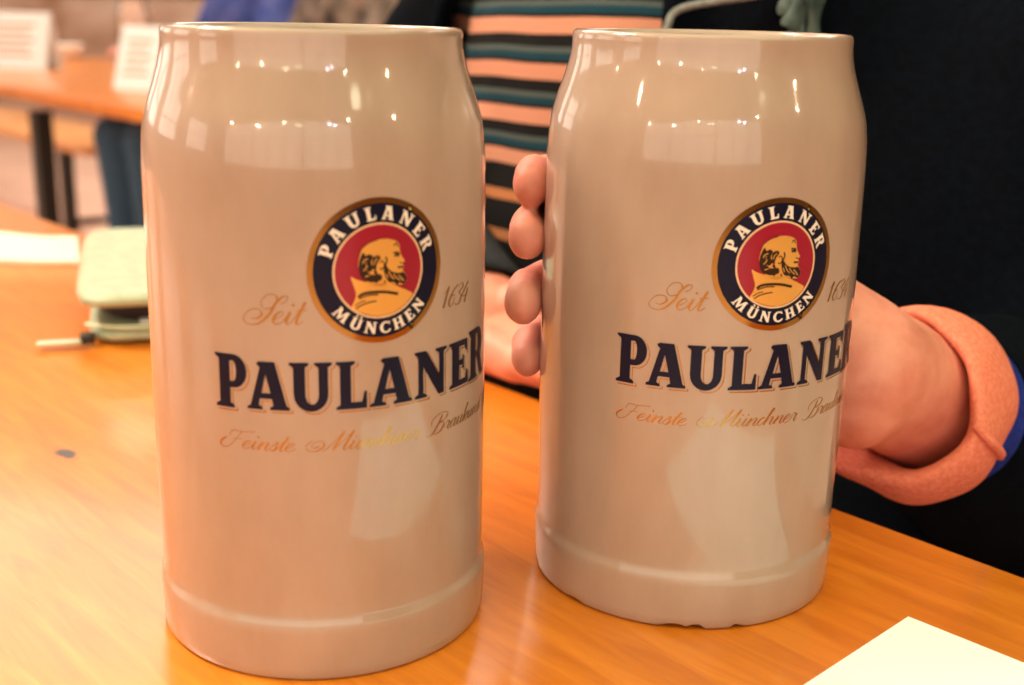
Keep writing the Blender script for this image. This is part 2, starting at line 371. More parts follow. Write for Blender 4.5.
WM = [('P', -51.2, -40.6, 1.12), ('A', -40.6, -27.6, 1), ('U', -27.6, -15.0, 1), ('L', -14.0, -4.7, 1), ('A', -3.8, 10.2, 1), ('N', 11.2, 24.6, 1), ('E', 25.8, 36.6, 1), ('R', 37.4, 51.5, 1.12)]
def decals(mug, rot, dz):
    """rot: world angle of the emblem's centre"""
    cap = 14.9; base = 91.6
    F = Flat(); O = Flat()
    for ch, a, b_, k in WM:
        loops, adv = G[ch]; w = max(p[0] for lp in loops for p in lp)
        mp_ = [[(a + x / w * (b_ - a), base - (k - 1) * 3 + y * cap * k) for (x, y) in lp] for lp in loops]
        F.poly(mp_)
        for lp in mp_:
            n = len(lp); ar = sum(lp[i][0] * lp[(i + 1) % n][1] - lp[(i + 1) % n][0] * lp[i][1] for i in range(n))
            ccw = ar > 0
            hole = lp is not mp_[0]
            for i in range(n):
                p, q = lp[i], lp[(i + 1) % n]; d = Vector((q[0] - p[0], q[1] - p[1]))
                if d.length < 1e-4: continue
                d.normalize(); nrm = Vector((d.y, -d.x)) * (1 if ccw else -1) * (-1 if hole else 1)
                if nrm.dot(Vector((.75, -.66))) > .12:
                    O.ribbon([(p[0] + .85, p[1] - .8), (q[0] + .85, q[1] - .8)], .34)
                    O.dot(p[0] + .85, p[1] - .8, .17, 6); O.dot(q[0] + .85, q[1] - .8, .17, 6)
    wm = F.wrap('wordmark', M_navy, mug, 3, rot, dz); wm['label'] = 'navy slab-serif lettering PAULANER'
    so = O.wrap('wordmark_shadow_line', M_gold, wm, 1, rot, dz); so['label'] = 'thin gold line behind the navy letters'
    S = Flat(); script(S, 'Feinste', -48.5, -26.0, 78.6, 2.7, thick=.62, thin=.2); script(S, 'Münchner', -17.8, 13.2, 78.8, 2.8, thick=.62, thin=.2); script(S, 'Braukunst', 17.0, 49.5, 78.8, 2.7, thick=.62, thin=.2)
    S.wrap('script_line', M_gold, mug, 1, rot, dz)['label'] = 'gold pen script Feinste Münchner Braukunst'
    S = Flat(); script(S, 'Seit', -39.8, -22.4, 118.0, 3.9, thick=.8, thin=.24, slant=.4)
    S.wrap('script_word', M_gold, mug, 1, rot, dz)['label'] = 'gold pen script Seit'
    S = Flat(); script(S, '1634', 22.0, 37.5, 118.6, 3.6, thick=.7, thin=.22, slant=.4)
    S.wrap('script_year', M_gold, mug, 1, rot, dz)['label'] = 'gold written year 1634'
    # emblem
    cv = 133.2
    def disc(r0, r1, n=96):
        F = Flat(); V0 = [(r0 * math.cos(2 * PI * k / n), cv + r0 * math.sin(2 * PI * k / n)) for k in range(n)]
        if r1 == 0: F.poly([V0])
        else:
            V1 = [(r1 * math.cos(2 * PI * k / n), cv + r1 * math.sin(2 * PI * k / n)) for k in range(n)]
            a = [F.bm.verts.new((x, y, 0)) for x, y in V0]; c = [F.bm.verts.new((x, y, 0)) for x, y in V1]
            for k in range(n): F.bm.faces.new((a[k], a[(k + 1) % n], c[(k + 1) % n], c[k]))
        return F
    em = disc(21.7, 20.0).wrap('emblem', M_gold, mug, 2, rot, dz); em['label'] = 'round emblem with gold rim'
    disc(20.05, 14.3).wrap('navy_ring', M_navy, em, 2, rot, dz)
    disc(14.35, 13.7).wrap('cream_ring', M_cream, em, 2, rot, dz)
    disc(13.72, 0).wrap('red_disc', M_red, em, 2, rot, dz)
    F = Flat()
    def ringtext(word, a0, a1, r, h, top=True):
        n = len(word)
        wd = [G[c][1] for c in word]; tot = sum(wd) - wd[0] / 2 - wd[-1] / 2; acc = 0
        for i, c in enumerate(word):
            if i: acc += wd[i - 1] / 2 + wd[i] / 2
            a = math.radians(a0 + (a1 - a0) * acc / tot); loops, adv = G[c]; w = max(p[0] for lp in loops for p in lp)
            sx = h * 1.1
            def T(x, y):
                lx = (x - w / 2) * sx; ly = y * h
                if top: rr = r + ly; aa = a - lx / (r + h / 2)
                else: rr = r - ly; aa = a + lx / (r - h / 2)
                return (rr * math.cos(aa), cv + rr * math.sin(aa))
            F.poly([[T(x, y) for (x, y) in lp] for lp in loops])
            if c == 'Ü': umlaut(F, T)
    ringtext('PAULANER', 158, 23, 15.2, 4.0)
    ringtext('MÜNCHEN', 226, 317, 19.0, 3.5, False)
    F.wrap('ring_lettering', M_white, em, 4, rot, dz)['label'] = 'white lettering PAULANER MÜNCHEN'
    Q = lambda L_: [((x - 330) / 12.95, cv + (358 - y) / 14.2) for x, y in L_]
    def sm(L_, n=5): return [(p.x, p.y) for p in catmull([(a, b_, 0) for a, b_ in Q(L_)], n, True)]
    F = Flat()
    F.poly([sm([(246, 300), (256, 265), (280, 240), (320, 226), (360, 225), (393, 236), (408, 252), (411, 275), (417, 298), (432, 325), (424, 334), (428, 348), (424, 364), (438, 388), (441, 408), (427, 426), (398, 424), (370, 416), (340, 425), (290, 418), (262, 380), (243, 335)])])
    F.poly([sm([(214, 376), (235, 388), (268, 400), (310, 410), (355, 412), (385, 422), (410, 436), (440, 452), (466, 470), (452, 492), (428, 515), (392, 537), (350, 549), (308, 548), (268, 537), (240, 523), (215, 505), (224, 482), (232, 448), (222, 410)])])
    po = F.wrap('portrait', M_goldp, em, 4, rot, dz); po['label'] = 'gold bearded head in profile wearing a cowl'
    F = Flat()
    F.poly([sm([(345, 325), (362, 352), (382, 368), (408, 374), (424, 372), (438, 390), (440, 408), (427, 425), (410, 416), (398, 424), (384, 412), (366, 410), (352, 392), (344, 362)])])   # beard
    for L_ in ([(262, 276), (248, 305), (244, 335), (250, 372), (268, 394), (300, 404), (334, 396), (330, 372), (302, 372), (282, 362), (270, 340), (272, 300)],
               [(262, 300), (285, 285), (300, 296), (292, 320), (300, 345), (285, 360), (268, 340), (274, 318)],
               [(300, 300), (322, 292), (330, 305), (318, 322), (312, 350), (318, 372), (304, 366), (298, 335)]):
        F.poly([sm(L_)])
    def st(L_, w): F.ribbon([(p.x, p.y) for p in catmull([(a, b_, 0) for a, b_ in Q(L_)], 6)], lambda i, d: w)
    st([(326, 322), (340, 318), (346, 335), (336, 352), (326, 346)], .35)
    st([(352, 300), (356, 318), (350, 335)], .5); st([(384, 288), (398, 286), (410, 292)], .55); st([(388, 300), (400, 296), (408, 302)], .7)
    st([(412, 330), (424, 334)], .35); st([(402, 350), (426, 350)], .6); st([(386, 258), (396, 246), (404, 262)], .35)
    st([(240, 463), (262, 450), (300, 446), (350, 450), (402, 464)], .85); st([(244, 470), (280, 458), (320, 458)], .4)
    st([(232, 512), (252, 498), (285, 488), (312, 485)], .4); st([(226, 500), (246, 486), (270, 480)], .3)
    st([(310, 408), (318, 396), (322, 382)], .6); st([(345, 400), (348, 412)], .5)
    st([(246, 290), (256, 262), (284, 238), (320, 226)], .25)
    F.wrap('portrait_lines', M_ink, em, 5, rot, dz)['label'] = 'dark drawn lines of hair, beard and cowl'
    F = Flat()
    for L_ in ([(258, 322), (266, 308), (280, 303)], [(262, 352), (272, 342), (276, 330)], [(288, 372), (298, 362), (304, 348)], [(268, 378), (284, 374)], [(304, 330), (308, 314), (318, 304)],
               [(362, 362), (372, 384), (386, 398)], [(382, 376), (396, 394), (412, 406)], [(404, 384), (418, 398), (426, 412)], [(352, 372), (360, 392)]):
        F.ribbon([(p.x, p.y) for p in catmull([(a, b_, 0) for a, b_ in Q(L_)], 4)], .32)
    F.wrap('portrait_lights', M_goldp, em, 6, rot, dz)

def make_mug(name, x, y, rot, dz, label, chip=False):
    t = thing(name, (x, y, Z0), label, 'mug', 0, None)
    bm = bmesh.new(); seg = 160
    rings = add_lathe(bm, [(z, r * fat(z)) for z, r in PROF], seg)
    bm.faces.new(rings[0])
    if chip:
        for k in range(seg):
            th = (2 * PI * k / seg - 2 * PI) if k > seg / 2 else 2 * PI * k / seg
            d = math.degrees(th) 
            h = 0
            for (c_, w_, a_) in ((-99, 5.5, .0014), (-91, 3.0, .0018), (-76, 2.2, .0014), (-140, 5, .0006)):
                if abs(d - c_) < w_: h = max(h, a_ * (1 - (abs(d - c_) / w_) ** 2))
            for q, kk in ((0, 1), (1, 1), (2, .7)): rings[q][k].co.z += h * kk; 
            for q in (0, 1, 2): rings[q][k].co.xy *= 1 - h * .8
    bmesh.ops.recalc_face_normals(bm, faces=bm.faces)
    smooth(obj('body', bm, M_stone, t), .9)
    # handle at the back, opposite the emblem
    hd = Vector((math.cos(rot + PI), math.sin(rot + PI), 0)); sd = Vector((-hd.y, hd.x, 0))
    P = catmull([hd * .0525 + Vector((0, 0, .166)), hd * .068 + Vector((0, 0, .170)), hd * .088 + Vector((0, 0, .163)), hd * .0985 + Vector((0, 0, .135)), hd * .100 + Vector((0, 0, .10)),
                 hd * .095 + Vector((0, 0, .068)), hd * .082 + Vector((0, 0, .043)), hd * .066 + Vector((0, 0, .033)), hd * .0535 + Vector((0, 0, .031))], 6)
    bm = bmesh.new(); rings = []
    for i, p in enumerate(P):
        tg = (P[min(i + 1, len(P) - 1)] - P[max(i - 1, 0)]).normalized(); nn = tg.cross(sd).normalized()
        rings.append([bm.verts.new(p + sd * .0105 * math.cos(2 * PI * k / 20) + nn * .0058 * math.sin(2 * PI * k / 20)) for k in range(20)])
    for a, c in zip(rings, rings[1:]):
        for k in range(20): bm.faces.new((a[k], a[(k + 1) % 20], c[(k + 1) % 20], c[k]))
    bm.faces.new(rings[0]); bm.faces.new(rings[-1]); bmesh.ops.recalc_face_normals(bm, faces=bm.faces)
    smooth(obj('handle', bm, M_stone, t), 1.2)
    decals(t, rot, dz)
    return t
MUG1 = (-.065, .3957); MUG2 = (.067, .4338)
make_mug('beer_mug', MUG1[0], MUG1[1], math.radians(-62.1), -.0009, 'glazed stoneware beer mug standing free, nobody holding it, beside the wallet')
FAT = .017
make_mug('beer_mug', MUG2[0], MUG2[1], math.radians(-71.6), -.0036, 'glazed stoneware beer mug held by a hand, its foot chipped', chip=True)

# ------------------------------------------------------------------ tables and benches
def beer_table(name, s0, s1_, o0, o1, label, wood_m, inset=.3):
    """s: along ALO, o: across (-FAC), metres in the table frame"""
    t = thing(name, (0, 0, Z0), label, 'table', ANG)
    bm = bmesh.new(); add_box(bm, ((s0 + s1_) / 2, (o0 + o1) / 2, -.0135), (s1_ - s0, o1 - o0, .027), None, .0025)
    smooth(obj('tabletop', bm, wood_m, t), .6)
    bm = bmesh.new()
    for oo in (o0 + .09, o1 - .09): add_box(bm, ((s0 + s1_) / 2, oo, -.036), (s1_ - s0 - .5, .03, .02))
    obj('rail', bm, M_black, t)
    for ss in (s0 + inset, s1_ - .3):
        for oo in (o0 + .07, o1 - .07):
            bm = bmesh.new(); add_box(bm, (ss, oo, -.06 - (Z0 - .06) / 2), (.045, .04, Z0 - .06)); obj('leg', bm, M_black, t)
        box('stretcher', (ss, (o0 + o1) / 2, -.42), (.025, o1 - o0 - .1, .03), M_black, t)
    return t
beer_table('beer_table', -1.75, .55, -.36, .433, 'orange varnished wooden table the two stoneware mugs stand on', M_wood)
beer_table('beer_table', -4.2, -1.6, 1.045, 1.80, 'orange wooden table with menu cards, across the gangway from the mugs', M_wood, 1.25)
def bench(name, s0, s1_, o0, o1, label):
    t = thing(name, (0, 0, 0), label, 'bench', ANG)
    bm = bmesh.new(); add_box(bm, ((s0 + s1_) / 2, (o0 + o1) / 2, .435), (s1_ - s0, o1 - o0, .03), None, .004)
    smooth(obj('seat', bm, M_wood2, t), .6)
    for ss in (s0 + .3, s1_ - .3):
        for oo in (o0 + .05, o1 - .05): box('leg', (ss, oo, .21), (.05, .04, .42), M_black, t)
        box('stretcher', (ss, (o0 + o1) / 2, .14), (.02, o1 - o0 - .1, .025), M_black, t)
    return t
bench('bench', -1.6, .55, .66, .90, 'wooden bench under the seated woman with the striped jumper')
bench('bench', -3.9, -1.3, 1.92, 2.20, 'pale wooden bench behind the table with the menu cards')
bench('bench', -6.6, -4.12, 1.70, 2.04, 'pale wooden bench standing alone beyond the end of the card table')

# ------------------------------------------------------------------ paper, wallet, napkin
def sheet(name, corner, d1, d2, l1, l2, th, m, label, cat, curl=0, z=0):
    bm = bmesh.new(); n1, n2 = 14, 10; V = []
    for lay in (0, 1):
        for i in range(n1 + 1):
            for j in range(n2 + 1):
                u, v = i / n1, j / n2
                z_ = z + curl * (math.exp(-((1 - v) * 4) ** 2) * .6 + .4 * math.sin(v * PI) * u * .4) + (th if lay else 0) + .0004
                p = Vector(corner) + Vector(d1) * (u * l1) + Vector(d2) * (v * l2); V.append(bm.verts.new((p.x, p.y, z_)))
    W_ = (n2 + 1); off = (n1 + 1) * W_
    for i in range(n1):
        for j in range(n2):
            a = i * W_ + j; q = (a, a + 1, a + 1 + W_, a + W_)
            bm.faces.new([V[k] for k in q]); bm.faces.new([V[k + off] for k in q[::-1]])
    for i in range(n1):
        for j in (0, n2): a = i * W_ + j; bm.faces.new((V[a], V[a + W_], V[a + W_ + off], V[a + off]))
    for j in range(n2):
        for i in (0, n1): a = i * W_ + j; bm.faces.new((V[a], V[a + 1], V[a + 1 + off], V[a + off]))
    bmesh.ops.recalc_face_normals(bm, faces=bm.faces)
    o = obj(name, bm, m); o.location.z = Z0; tag(o, label, cat); return smooth(o, .6)
sheet('paper_sheet', (.1436, .3901, 0), (-.715, -.699, 0), (.69, -.724, 0), .205, .148, .0003, M_paper, 'blank white sheet of paper on the table in front of the mugs', 'paper', .004)

M_leather = mat('pale_green_leather', lin(160, 167, 142), .42)
_, nzl, _, _ = noise_mix(M_leather, [lin(152, 159, 132), lin(170, 177, 150)], (1, 1, 1), 90, 3)
bump(M_leather, nzl.outputs['Fac'], .2, .001)
M_lining = mat('dark_wallet_lining', lin(40, 26, 26), .7)
M_zip = mat('zip_metal', lin(190, 196, 170), .35, .5)
# wallet: rounded soft upper flap, darker gap, lower half; long side runs away from the camera
wa = Vector((.30, .954, 0)).normalized(); wa = Vector((-.30, .954, 0)).normalized(); wb = Vector((.954, .30, 0))
wal = thing('wallet', (-.2600, .7120, Z0), 'pale green leather zip wallet lying half open on the table', 'wallet', math.atan2(wb.y, wb.x))
def pillow(name, x0, x1, y0, y1, z0, z1, m, parent, rnd=.012, tilt=0, sag=0, e=4.0):
    bm = bmesh.new(); nu, nv = 40, 14; rings = []
    cx, cy, hx, hy = (x0 + x1) / 2, (y0 + y1) / 2, (x1 - x0) / 2, (y1 - y0) / 2
    for j in range(nv + 1):
        t = -PI / 2 + PI * j / nv; k = 1 - (1 - abs(math.cos(t)) ** .6) * (rnd / min(hx, hy)) * 2.2 if abs(math.cos(t)) > 1e-6 else 1 - rnd / min(hx, hy) * 2.2
        zz = (z0 + z1) / 2 + (z1 - z0) / 2 * math.sin(t)
        ring = []
        for i in range(nu):
            a = 2 * PI * i / nu; ca, sa = math.cos(a), math.sin(a)
            r = (abs(ca) ** e + abs(sa) ** e) ** (-1 / e)
            px_, py_ = cx + hx * k * r * ca, cy + hy * k * r * sa
            dz = tilt * (py_ - y0) + sag * math.sin(px_ * 60) * .5 * (1 if t > 0 else 0)
            ring.append(bm.verts.new((px_, py_, zz + dz)))
        rings.append(ring)
    for a, b_ in zip(rings, rings[1:]):
        for i in range(nu): bm.faces.new((a[i], a[(i + 1) % nu], b_[(i + 1) % nu], b_[i]))
    for ring, s in ((rings[0], 1), (rings[-1], -1)):
        c = bm.verts.new(sum((v.co for v in ring), Vector()) / nu)
        for i in range(nu): bm.faces.new((ring[i], ring[(i + 1) % nu], c))
    bmesh.ops.recalc_face_normals(bm, faces=bm.faces)
    return smooth(obj(name, bm, m, parent), 1.0)
pillow('lower_cover', 0, .105, .0, .20, .0005, .011, M_leather, wal, .004, e=9)
pillow('lining', .004, .102, .012, .197, .0105, .027, M_lining, wal, .004)
pillow('upper_cover', -.006, .108, -.004, .202, .0235, .033, M_leather, wal, .004, .03, .0012, e=9)
c_ = box('card', (.056, .036, .0125), (.05, .056, .0015), M_paper, wal); c_['label'] = 'white card inside the wallet'
c_ = box('card', (.080, .034, .0135), (.03, .056, .0015), mat('blue_card', lin(70, 90, 170), .5), wal); c_['label'] = 'blue card inside the wallet'
pts = catmull([(-.001, .012 + .0, .012), (.02, -.0005, .012), (.06, -.001, .012), (.103, -.0005, .012)], 6)
tube('zip_tape', pts, .0013, M_zip, wal, 8)
zp = box('zip_pull', (-.0165, .001, .0042), (.026, .008, .0022), M_zip, wal, None, .0008)
box('zip_slider', (.000, .003, .0055), (.009, .009, .006), M_black, zp, None, .001)

M_napkin = mat('white_napkin', lin(226, 212, 196), .8)
# crumpled napkin
bm = bmesh.new(); nx, ny = 40, 20; V = []
for lay in (0, 1):
    for i in range(nx + 1):
        for j in range(ny + 1):
            u, v = i / nx, j / ny
            x = -.62 + .236 * u + .037 * (1 - v); y = 1.045 - .10 * (1 - v)
            edge = min(1, 8 * min(u, 1 - u, v, 1 - v) + .15)
            z = (.004 + .006 * edge * (1 + .5 * math.sin(9 * u + 3 * v) * math.sin(5 * v + 4 * u)) * (v * .9 + .1)) if lay else .0005
            y += .002 * math.sin(u * 13)
            V.append(bm.verts.new((x, y, z)))
W_ = ny + 1; off = (nx + 1) * W_
for i in range(nx):
    for j in range(ny):
        a = i * W_ + j; q = (a, a + 1, a + 1 + W_, a + W_)
        bm.faces.new([V[k] for k in q]); bm.faces.new([V[k + off] for k in q[::-1]])
for i in range(nx):
    for j in (0, ny): a = i * W_ + j; bm.faces.new((V[a], V[a + W_], V[a + W_ + off], V[a + off]))
for j in range(ny):
    for i in (0, nx): a = i * W_ + j; bm.faces.new((V[a], V[a + 1], V[a + 1 + off], V[a + off]))
bmesh.ops.recalc_face_normals(bm, faces=bm.faces)
o = smooth(obj('napkin', bm, M_napkin), 1.0); o.location.z = Z0; tag(o, 'folded white napkin on the orange table behind the wallet', 'napkin')

# tent cards on the far table
def tent(x, y, ang, w, h, label):
    t = thing('menu_card', (x, y, Z0), label, 'menu card', ang)
    dep = .09
    for s in (1, -1):
        M_ = Matrix.Translation((0, s * dep / 2, 0)) @ Matrix.Rotation(s * math.atan2(dep / 2, h), 4, 'X')
        box('panel', (0, 0, h / 2), (w, .0025, h), M_paper, t, M_)
        if s < 0:
            bm = bmesh.new()
            for k in range(5): add_box(bm, (random.uniform(-.004, .004), -.0016, h * (.25 + .13 * k)), (w * (.5 if k % 2 else .62), .0006, h * .05), M_)
            obj('print', bm, M_print, t)['label'] = 'pale pink print'
    return t
tent(-1.46, 3.62, ANG + .62, .23, .165, 'bright white folded menu card with pale pink print')
tent(-.865, 2.88, ANG + .35, .13, .15, 'white folded menu card standing nearer the table corner')
# ash tray / tea-light bowl and glass mugs on the far table
M_glass = mat('clear_glass', (1, .96, .92, 1), .05, 0, Transmission_Weight=1.0, IOR=1.45)
bm = bmesh.new(); add_lathe(bm, [(0, .0), (0, .03), (.006, .034), (.02, .05), (.045, .058), (.047, .055), (.024, .045), (.01, .028), (.008, 0)], 32)
o = smooth(obj('bowl', bm, mat('white_china', lin(245, 240, 235), .2)), 1); o.location = (-1.55, 4.25, Z0); tag(o, 'small white china bowl behind the two menu cards', 'bowl')
def glass_mug(x, y, label):
    t = thing('glass_mug', (x, y, Z0), label, 'glass mug', 1.0)
    bm = bmesh.new(); add_lathe(bm, [(0, 0), (0, .045), (.006, .05), (.03, .052), (.12, .051), (.19, .049), (.195, .047), (.19, .045), (.03, .045), (.02, .04), (.018, 0)], 32)
    smooth(obj('body', bm, M_glass, t), .8)
    P = catmull([(.048, 0, .15), (.075, 0, .158), (.09, 0, .12), (.085, 0, .08), (.048, 0, .05)], 6)
    tube('handle', P, .008, M_glass, t, 10)
glass_mug(-1.33, 4.30, 'clear glass beer mug on the far table behind the white bowl')

# ------------------------------------------------------------------ people
M_skin = mat('skin', lin(222, 146, 126), .5, Subsurface_Weight=.12, Subsurface_Scale=.006)
M_skin.node_tree.nodes['Principled BSDF'].inputs['Subsurface Radius'].default_value = (1, .35, .2)
_, nzs, _, _ = noise_mix(M_skin, [lin(204, 118, 100), lin(216, 138, 118), lin(224, 152, 132)], (1, 1, 1), 45, 4, pos=(.3, .7))
bump(M_skin, nzs.outputs['Fac'], .15, .001)
M_nail = mat('fingernail', lin(236, 176, 160), .3)
def fabric(name, c0, c1, sc_=300, rough=.85, st=.4, spec=.2):
    m = mat(name, c0, rough, Sheen_Weight=.0)
    m.node_tree.nodes['Principled BSDF'].inputs['Specular IOR Level'].default_value = spec
    _, nz, _, _ = noise_mix(m, [c0, c1], (1, 1, 1), sc_, 3)
    bump(m, nz.outputs['Fac'], st, .001); return m
M_jacket = fabric('dark_navy_cloth', lin(2, 4, 10), lin(4, 9, 18), 220, .9, .4, .06)
M_blue = fabric('royal_blue_knit', lin(16, 34, 110), lin(26, 48, 140), 220)
M_coral = fabric('coral_knit', lin(214, 112, 88), lin(228, 134, 108), 420, .9, .6)
M_grey = fabric('grey_green_scarf', lin(44, 62, 60), lin(84, 98, 94), 60)
M_dgrey = fabric('charcoal_knit', lin(30, 32, 38), lin(46, 48, 54), 200)
M_denim = fabric('blue_denim', lin(50, 84, 112), lin(90, 124, 150), 160)
M_dark = fabric('black_trousers', lin(10, 11, 16), lin(20, 21, 28), 200)
M_hair = fabric('brown_hair', lin(58, 36, 24), lin(92, 60, 40), 60)

def stripes():
    m = mat('striped_knit', (0, 0, 0, 1), .9); nt = m.node_tree; b = nt.nodes['Principled BSDF']; b.inputs['Specular IOR Level'].default_value = .2
    tc = N(m, 'ShaderNodeTexCoord'); sx = N(m, 'ShaderNodeSeparateXYZ'); nz = N(m, 'ShaderNodeTexNoise'); nz.inputs['Scale'].default_value = 5
    mu = N(m, 'ShaderNodeMath', operation='MULTIPLY_ADD'); mu.inputs[1].default_value = .012
    dv = N(m, 'ShaderNodeMath', operation='DIVIDE'); dv.inputs[1].default_value = .0285
    ad = N(m, 'ShaderNodeMath', operation='ADD'); ad.inputs[1].default_value = STRIPE_PHASE
    fr = N(m, 'ShaderNodeMath', operation='FRACT'); cr = N(m, 'ShaderNodeValToRGB'); cr.color_ramp.interpolation = 'CONSTANT'
    E_ = [(0, lin(12, 12, 16)), (.04, lin(12, 12, 16)), (.08, lin(10, 50, 64)), (.24, lin(66, 76, 76)), (.37, lin(9, 9, 12)), (.64, lin(184, 128, 106))]
    el = cr.color_ramp.elements
    while len(el) < len(E_): el.new(.5)
    for i, (p, c) in enumerate(E_): el[i].position = p; el[i].color = c
    L = nt.links
    L.new(tc.outputs['Object'], sx.inputs[0]); L.new(tc.outputs['Object'], nz.inputs['Vector'])
    L.new(nz.outputs['Fac'], mu.inputs[0]); L.new(sx.outputs[2], mu.inputs[2]); L.new(mu.outputs[0], dv.inputs[0])
    L.new(dv.outputs[0], ad.inputs[0]); L.new(ad.outputs[0], fr.inputs[0]); L.new(fr.outputs[0], cr.inputs['Fac'])
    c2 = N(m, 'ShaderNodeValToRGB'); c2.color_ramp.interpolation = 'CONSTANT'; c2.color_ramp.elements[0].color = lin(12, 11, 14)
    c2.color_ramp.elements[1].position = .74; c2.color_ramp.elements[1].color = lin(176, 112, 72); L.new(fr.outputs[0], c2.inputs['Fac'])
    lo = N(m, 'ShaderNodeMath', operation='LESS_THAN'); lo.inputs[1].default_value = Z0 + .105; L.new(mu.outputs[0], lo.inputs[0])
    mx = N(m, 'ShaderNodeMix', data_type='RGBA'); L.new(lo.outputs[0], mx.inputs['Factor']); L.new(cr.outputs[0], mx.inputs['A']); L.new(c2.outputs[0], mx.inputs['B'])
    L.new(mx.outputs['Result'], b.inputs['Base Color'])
    n2 = N(m, 'ShaderNodeTexNoise'); n2.inputs['Scale'].default_value = 500; L.new(tc.outputs['Object'], n2.inputs['Vector']); bump(m, n2.outputs['Fac'], .5, .001)
    return m
STRIPE_PHASE = .41
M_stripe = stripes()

def finger(bm, pts, rad, grow=0):
    for (a, b_), (ra, rb) in zip(zip(pts, pts[1:]), zip(rad, rad[1:])): add_cap(bm, a, b_, ra, rb, grow=grow, seg=14)

